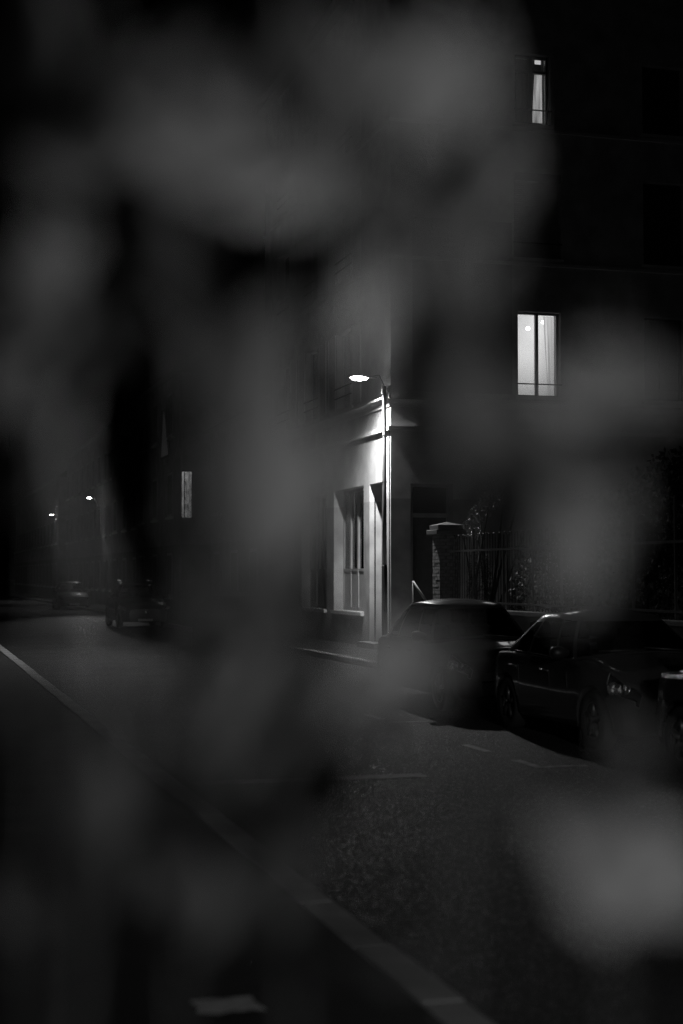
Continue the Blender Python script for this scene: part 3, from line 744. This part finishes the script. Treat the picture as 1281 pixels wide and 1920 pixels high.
    for r in (.9, .72, .45, .15):
        cur = []
        for k in range(NL):
            x, y = top[k]; xx = lerp(xc, x, r); z = zr_(xx)+(.06 if r < .5 else .06*(1-r*r)/(1-.25))
            z = zr_(xx)+.065*(1-r**2.2)+.012*(1-(y/(hw*.67))**2)*r
            cur.append(len(rb.v)); rb.v.append((xx, y*r, z))
        for k in range(NL): rb.f.append((prev[k], prev[(k+1) % NL], cur[(k+1) % NL], cur[k]))
        prev = cur
    rb.f.append(tuple(prev))
    roof = B(rb, 'roof', paint, None, True)
    for zn, cells in Z.items():
        if zn == 'r': continue
        mb, _ = sub(cells); B(mb, zn.rstrip('-1'), 'glass', None, True)
        if 'side' in zn or 'quarter' in zn:
            ks = sorted({k for _, k in cells}); j0 = min(j for j, _ in cells)
            pts = [Vector(P[j0][k])+Vector((0, math.copysign(.006, P[j0][k][1]), -.008)) for k in ks]+[Vector(P[j0][(ks[-1]+1) % NL])]
            if len(pts) > 2: B(MB().tube(pts, .009, 6), 'chrome_strip', 'chrome', roof, True)
    # interior, mirrors, wheels and fittings
    B(MB().box(xb0+.3, xb1-.35, -hw*.82, hw*.82, .3, .5), 'cabin_floor', 'trim_black')
    B(MB().box(xb1-.62, xb1-.12, -hw*.78, hw*.78, .55, belt-.05), 'dashboard', 'trim_black')
    for sx in (-.2-.0, -1.05):
        for sy in (-.38, .38):
            s = MB().box(sx-.25, sx+.28, sy-.25, sy+.25, .45, .62).box(sx-.36, sx-.2, sy-.24, sy+.24, .58, 1.1+.1*suv)
            so = bevel(B(s, 'seat', 'seat'), .04, 3)
            bevel(B(MB().box(sx-.37, sx-.26, sy-.13, sy+.13, 1.12+.1*suv, 1.29+.1*suv), 'headrest', 'seat', so), .03, 3)
    B(MB().lathe([(.17, -.012), (.185, 0), (.17, .012), (.165, 0), (.17, -.012)], (xb1-.72, .38, .93), 20, 'X'), 'steering_wheel', 'trim_black')
    bevel(B(MB().box(xt1+.02, xt1+.05, -.12, .12, Hh-.2, Hh-.12), 'rear_view_mirror', 'housing'), .012)
    if stickers:
        for (j, k_) in ((5, 0), (4, 0), (2, 0)): pass
        ks = [k for (j, k) in Z['windscreen'] if P[j][k][1] < -hw*.6]
        kk = max(set(ks), key=lambda k: -abs(P[5][k][1]+hw*.66))
        for j in (3, 4.6, 6.1):
            j0 = int(j); a = Vector(P[j0][kk]); b = Vector(P[j0+1][kk]); c = Vector(P[j0][kk-1 if P[j0][kk-1][1] > a.y else kk+1]); u = (c-a).normalized()*.085; v = (b-a).normalized()*.06
            o_ = Vector((-.012, 0, -.006)); B(MB().quad(a+o_, a+u+o_, a+u+v+o_, a+v+o_), 'sticker', 'sticker')
    for sg in (1, -1):
        mx_ = xb1-.45; my = sg*(hw*.9)
        mm = MB(); secs_ = [(0, .035, .03), (.05, .07, .055), (.13, .085, .075), (.19, .07, .065), (.215, .03, .03)]; n = 12
        for (t, rx, rz) in secs_:
            for k in range(n): a = 2*math.pi*k/n; mm.v.append((mx_+rx*math.cos(a), my+sg*t, belt+.06+rz*math.sin(a)))
        for i in range(len(secs_)-1):
            for k in range(n): mm.f.append((i*n+k, i*n+(k+1) % n, (i+1)*n+(k+1) % n, (i+1)*n+k))
        mm.f.append(tuple((len(secs_)-1)*n+k for k in range(n)))
        B(mm, 'wing_mirror', 'trim_black', None, True)
        for hx in (-.05, -1.0):
            B(MB().tube([(hx-.1, sg*(hw-.005), belt-.16), (hx-.08, sg*(hw+.022), belt-.155), (hx+.08, sg*(hw+.022), belt-.155), (hx+.1, sg*(hw-.005), belt-.16)], .014, 8), 'door_handle', paint, None, True)
        for wxp in (xf, xr):
            y0 = sg*(hw-.2); y1 = sg*(hw-.015)
            t_ = MB().lathe([(wr*.6, y0), (wr*.93, y0), (wr, y0+sg*.03), (wr, y1-sg*.03), (wr*.95, y1), (wr*.66, y1-sg*.005), (wr*.6, y1-sg*.03)], (wxp, 0, wr), 32, 'Y')
            wh = B(t_, 'wheel', 'tyre', None, True)
            rm = MB().lathe([(.001, y1-sg*.02), (.05, y1-sg*.02), (.06, y1-sg*.03)], (wxp, 0, wr), 20, 'Y')
            for k in range(5):
                a = 2*math.pi*k/5+.3; c, s = math.cos(a), math.sin(a)
                rm.tube([(wxp+.04*c, y1-sg*.03, wr+.04*s), (wxp+wr*.63*c, y1-sg*.025, wr+wr*.63*s)], [.032, .024], 6)
            rm.lathe([(wr*.6, y1-sg*.02), (wr*.66, y1-sg*.012), (wr*.66, y1-sg*.05), (wr*.58, y1-sg*.06)], (wxp, 0, wr), 28, 'Y')
            B(rm, 'rim', 'rim', wh, True)
            B(MB().lathe([(.001, y1-sg*.1), (wr*.6, y1-sg*.1)], (wxp, 0, wr), 20, 'Y'), 'brake_disc', 'trim_black', wh)
    # wipers, grille, plates, door seams, aerial
    for (ya, yb) in ((.55, -.08), (-.1, -.62)):
        B(MB().tube([(xb1+.03, ya, zb_(xb1, ya)+.05), (xb1-.03, yb, zb_(xb1, yb)+.07)], .012, 6), 'wiper', 'trim_black', None, True)
    fx = L/2
    g_ = MB()
    for k in range(4): g_.box(fx-.02, fx+.012, -.42, .42, .36+k*.045, .385+k*.045)
    B(g_, 'grille', 'trim_black')
    bevel(B(MB().box(fx+.003, fx+.02, -.26, .26, .55, .66) if False else MB().box(fx+.001, fx+.016, -.26, .26, .26, .34), 'number_plate', 'plate'), .004)
    bevel(B(MB().box(-L/2-.016, -L/2-.001, -.26, .26, .5, .61), 'number_plate', 'plate'), .004)
    B(MB().lathe([(.001, -.004), (.05, -.002), (.05, .01), (.04, .014), (.001, .014)], (fx+.0, 0, .56), 20, 'X'), 'badge', 'chrome', None, True)
    B(MB().tube([(xt0+.2, 0, Hh-.03), (xt0+.02, 0, Hh+.12)], .004, 5), 'aerial', 'trim_black')
    for sg in (1, -1):
        for hx in (.55, .06, -.85):
            B(MB().box(hx-.003, hx+.003, sg*(hw-.004), sg*(hw+.0015), .4, belt-.14), 'door_seam', 'trim_black')
    if suv:
        for sg in (1, -1):
            B(MB().tube([(xt0+.1, sg*hw*.6, Hh-.04), (xt0+.25, sg*hw*.6, Hh+.02), (xt1-.25, sg*hw*.6, Hh+.02), (xt1-.1, sg*hw*.6, Hh-.04)], .016, 8), 'roof_rail', 'rim', None, True)
    return e
PCX = 6.95
def park(c, s_front, L=4.08, W=1.74, px=PCX, yaw=0):
    c.location = (px+W/2, s_front+L/2, 0.0); c.rotation_euler = (0, 0, -math.pi/2+yaw)
carB = make_car('dark hatchback parked with its headlamp showing, stickers on its windscreen', 'paint_dark', stickers=True, Hh=1.45, L=3.95, W=1.78, hoodz=.97); park(carB, 14.3, 3.95, 1.78)
carA = make_car('dark rounded hatchback parked in front of the lamp pole corner', 'paint_black', L=4.1, Hh=1.5, W=1.76); park(carA, 19.2, 4.1, 1.76)
carC = make_car('black car with a wet, glinting rear wing parked nose to tail with the stickered hatchback', 'paint_wet', L=4.3, Hh=1.40, rearslope=1.3); park(carC, 9.6, 4.3)
carF = make_car('black parked car standing alongside the corner building', 'paint_black', Hh=1.45); park(carF, 35.4)
carD = make_car('dark off-road car with roof rails parked down the street', 'paint_black', L=4.4, W=1.8, Hh=1.62, suv=1); park(carD, 53.2, 4.4, 1.8)
carE = make_car('farthest dark parked car, past the one with roof rails', 'paint_black', L=4.2, Hh=1.55); park(carE, 83, 4.2, px=7.6)

# ------------------------------------------------------------------ litter on the near pavement
q = onZ(425, 1885, .12)
lt = MB(); N = 7
for j in range(4):
    for i in range(N): lt.v.append((q.x-.13+.26*i/(N-1)+random.uniform(-.012, .012), q.y-.11+.2*j/3+random.uniform(-.012, .012), .122+abs(random.gauss(0, .006))))
for j in range(3):
    for i in range(N-1): lt.f.append((j*N+i, j*N+i+1, j*N+N+i+1, j*N+N+i))
o = lt.build('paper_scrap', 'paper'); tag(o, 'crumpled pale scrap of paper lying on the near pavement', 'paper')
o.modifiers.new('thick', 'SOLIDIFY').thickness = .002

# ------------------------------------------------------------------ lantern on a post behind the eye: it lights the shrub
LX, LY, LZ = -.75, -.5, 2.55
ln = tag(empty('post_lantern', (LX, LY, .115)), 'post lantern with frosted panes on the near pavement', 'lantern')
MB().lathe([(.001, .11), (.14, .11), (.12, .2), (.06, .3), (.045, .5), (.035, LZ-.25), (.07, LZ-.2), (.1, LZ-.17), (.001, LZ-.17)], (LX, LY, 0), 18).build('post', 'cast_iron', ln, True)
for k in range(4):
    a = k*math.pi/2+math.pi/4; c, s = math.cos(a), math.sin(a)
    MB().tube([(LX+.1*c, LY+.1*s, LZ-.17), (LX+.15*c, LY+.15*s, LZ+.17)], .01, 6).build('frame_bar', 'cast_iron', ln)
    a2 = a+math.pi/2; c2, s2_ = math.cos(a2), math.sin(a2)
    MB().quad((LX+.095*c, LY+.095*s, LZ-.165), (LX+.095*c2, LY+.095*s2_, LZ-.165), (LX+.142*c2, LY+.142*s2_, LZ+.165), (LX+.142*c, LY+.142*s, LZ+.165)).build('pane', 'lantern_glow', ln)
MB().lathe([(.001, LZ+.34), (.03, LZ+.33), (.05, LZ+.28), (.22, LZ+.18), (.22, LZ+.17), (.001, LZ+.17)], (LX, LY, 0), 4).build('cap', 'cast_iron', ln)

# ------------------------------------------------------------------ the shrub the eye looks through
SB = Vector((.2, .85, .115))
sh = tag(empty('leafy_shrub', SB), 'leafy shrub close to the eye, its blurred leaves veiling the street', 'shrub')
def leafmesh(fold, bend, wd):
    mb = MB(); prof = [(0, .0), (.12, .2), (.3, .42), (.5, .5), (.7, .4), (.87, .2), (1, 0)]
    for (t, hwid) in prof:
        z = -bend*(t-.3)**2
        for sx in (-1, 0, 1): mb.v.append((sx*hwid*wd, t-.5, z+(fold*hwid if sx else 0)))
    for i in range(len(prof)-1):
        for k in (0, 1): mb.f.append((i*3+k, i*3+k+1, i*3+3+k+1, i*3+3+k))
    me = mb.mesh('leaf'); me.materials.append(M['leaf'])
    for q in me.polygons: q.use_smooth = True
    return me
LM = [leafmesh(.25, .15, .5), leafmesh(.15, .3, .62), leafmesh(.35, .2, .42)]
# (px, py, spread px, brightness in the picture, leaves)
BL = [(150, 330, 60, 40, 2), (250, 200, 60, 40, 2), (400, 160, 60, 46, 2), (640, 250, 60, 54, 2), (700, 420, 50, 50, 2), (820, 330, 50, 50, 2), (400, 500, 60, 40, 2), (560, 540, 60, 46, 2),
      (170, 640, 50, 36, 2), (340, 700, 50, 30, 2), (640, 760, 35, 44, 1), (400, 960, 50, 40, 2), (100, 1030, 40, 30, 1), (330, 1150, 50, 34, 2), (700, 1340, 50, 42, 2), (230, 1380, 50, 34, 2), (380, 1450, 60, 38, 2), (470, 1560, 50, 34, 2),
      (130, 1660, 50, 34, 2), (480, 1720, 50, 34, 1), (1000, 930, 40, 44, 1), (920, 900, 40, 44, 1), (950, 260, 35, 46, 1), (890, 90, 40, 44, 1),
      (610, 1460, 60, 14, 3), (540, 1560, 55, 14, 2), (420, 1790, 50, 14, 2), (90, 1740, 60, 14, 3), (500, 1110, 45, 46, 3), (430, 1190, 45, 42, 2), (580, 1190, 40, 44, 2), (830, 160, 75, 72, 4, 1, .85), (720, 130, 50, 55, 2), (760, 50, 50, 42, 2), (570, 130, 45, 45, 1), (470, 80, 50, 30, 1), (310, 90, 50, 32, 1),
      (190, 175, 50, 26, 1), (70, 80, 50, 24, 1), (420, 280, 50, 62, 2, 1), (500, 310, 75, 70, 5, 1, .9), (585, 365, 40, 70, 2, 1), (330, 300, 45, 45, 1),
      (290, 440, 50, 36, 1), (900, 320, 30, 62, 2), (880, 440, 30, 60, 2), (880, 555, 30, 62, 2), (840, 650, 30, 50, 1), (715, 590, 35, 84, 5, 0, .7),
      (60, 540, 50, 56, 3), (110, 460, 35, 48, 1), (40, 690, 50, 54, 3), (100, 790, 50, 48, 2),
      (60, 880, 40, 32, 1), (470, 680, 35, 55, 1), (490, 760, 35, 64, 2), (520, 860, 40, 68, 2), (540, 960, 40, 74, 2), (560, 1030, 30, 55, 1),
      (610, 850, 30, 58, 1), (430, 850, 40, 38, 1), (860, 810, 40, 62, 2), (960, 830, 40, 52, 1), (1135, 715, 40, 70, 3, 1, .8), (1110, 800, 35, 62, 3, 1, .8),
      (1090, 850, 35, 46, 1), (790, 850, 30, 55, 1), (820, 740, 30, 46, 1), (1085, 1040, 45, 74, 3, 0, .8), (1110, 985, 30, 58, 1), (1060, 1095, 25, 50, 1, 0, .7),
      (755, 1250, 45, 80, 4, 1, .75), (820, 1270, 30, 58, 1, 1, .7), (500, 1230, 50, 52, 2), (420, 1320, 50, 58, 3), (530, 1360, 40, 44, 1), (330, 1290, 45, 36, 1),
      (620, 1290, 40, 42, 1), (190, 1540, 50, 54, 2), (250, 1500, 40, 40, 1), (350, 1680, 45, 52, 2), (270, 1630, 30, 36, 1), (1195, 1640, 100, 80, 7, 1, .85),
      (1190, 1425, 20, 56, 2, 0, .5), (630, 1830, 50, 34, 1), (300, 950, 35, 32, 1, 0, .7), (50, 1330, 50, 30, 1), (10, 1820, 50, 26, 1),
      (700, 1790, 50, 32, 1), (1240, 1820, 50, 40, 1)]
LPOS = Vector((LX, LY, LZ)); EYEV = Vector((0, 0, EYE)); rl_ = random.Random(5)
tips = []
for (px, py, sp, br_, n, *ex) in BL:
    hor = ex[0] if ex else 0; sz_ = ex[1] if len(ex) > 1 else 1
    rl_ = random.Random(px*7+py)
    D0 = 1.0-.26*min(1, br_/80)+rl_.uniform(-.03, .03)     # the best lit leaves hang in front
    for k in range(n):
        a = 2*math.pi*(k+rl_.random())/n; r = sp*(.25+.65*rl_.random()) if n > 1 else sp*.2
        p = atD(px+(1.3 if hor else .75)*r*math.cos(a), py+(.8 if hor else 1.35)*r*math.sin(a), D0+rl_.uniform(-.025, .025))
        o = bpy.data.objects.new('leaf', LM[rl_.randrange(3)]); col.objects.link(o)
        ld = (LPOS-p).normalized(); cdir = (EYEV-p).normalized()
        want = min(.98, (br_/80)**2.4)*rl_.uniform(.85, 1.1); beta = math.acos(max(.12, min(.99, want)))
        best = None
        for _ in range(6):      # a leaf turned so far from the lantern, and as broadside to the eye as it can be
            ax = ld.orthogonal().normalized(); ax.rotate(Matrix.Rotation(rl_.uniform(0, 6.28), 3, ld))
            nn = ld.copy(); nn.rotate(Matrix.Rotation(beta, 3, ax))
            if best is None or nn.dot(cdir) > best.dot(cdir): best = nn
        nrm = best
        tipd = Vector((rl_.choice((-1, 1)), rl_.uniform(-.2, .2), rl_.gauss(-.3, .35))) if hor else Vector((rl_.gauss(0, .45), rl_.uniform(-.2, .2), -1)); tipd = (tipd-nrm*tipd.dot(nrm)).normalized()
        xd = tipd.cross(nrm); s = rl_.uniform(.056, .086)*sz_
        mtx = Matrix((xd, tipd, nrm)).transposed().to_4x4(); mtx.translation = p
        o.parent = sh; o.matrix_parent_inverse = Matrix.Translation(-SB)
        o.matrix_basis = mtx @ Matrix.Scale(s, 4)
        tips.append((p-tipd*s*.5, D0))
# stems: five shoots from the ground, each leaf joined to the nearest shoot by a thin twig
shoots = []
for (tx, ty) in ((60, 300), (330, 60), (560, 40), (860, 60), (1150, 560), (130, 860)):
    tp = atD(tx, ty, .85); bs = SB+Vector((rl_.uniform(-.05, .05), rl_.uniform(-.05, .05), 0))
    low = atD(lerp(640, tx, 1.0), 2300, .9)
    pts = [bs, bs.lerp(low, .5)+Vector((rl_.uniform(-.03, .03), .03, 0)), low, low.lerp(tp, .35)+Vector((rl_.uniform(-.01, .01), .01, 0)), low.lerp(tp, .7)+Vector((rl_.uniform(-.01, .01), 0, 0)), tp]
    MB().tube(pts, [.007, .005, .0022, .0017, .0013, .0008], 7).build('stem', 'bark', sh, True)
    shoots.append(pts)
for (p, D0) in tips:
    best = None
    for pts in shoots:
        for a, b in zip(pts[1:], pts[2:]):
            for k in range(6):
                c = a.lerp(b, k/6); d = (c-p).length+max(0, c.z-p.z)*1.5
                if best is None or d < best[0]: best = (d, c)
    c = best[1]; mid_ = c.lerp(p, .55)+Vector((0, .004, .008))
    MB().tube([c, mid_, p], [.0012, .001, .0007], 5).build('twig', 'bark', sh, True)
MB().tube([atD(150, 700, .8), atD(125, 850, .8), atD(150, 960, .8), atD(195, 1095, .81), atD(205, 1200, .83), shoots[5][2]], [.002, .0045, .0055, .0055, .004, .002], 8).build('stem', 'leaf', sh, True)
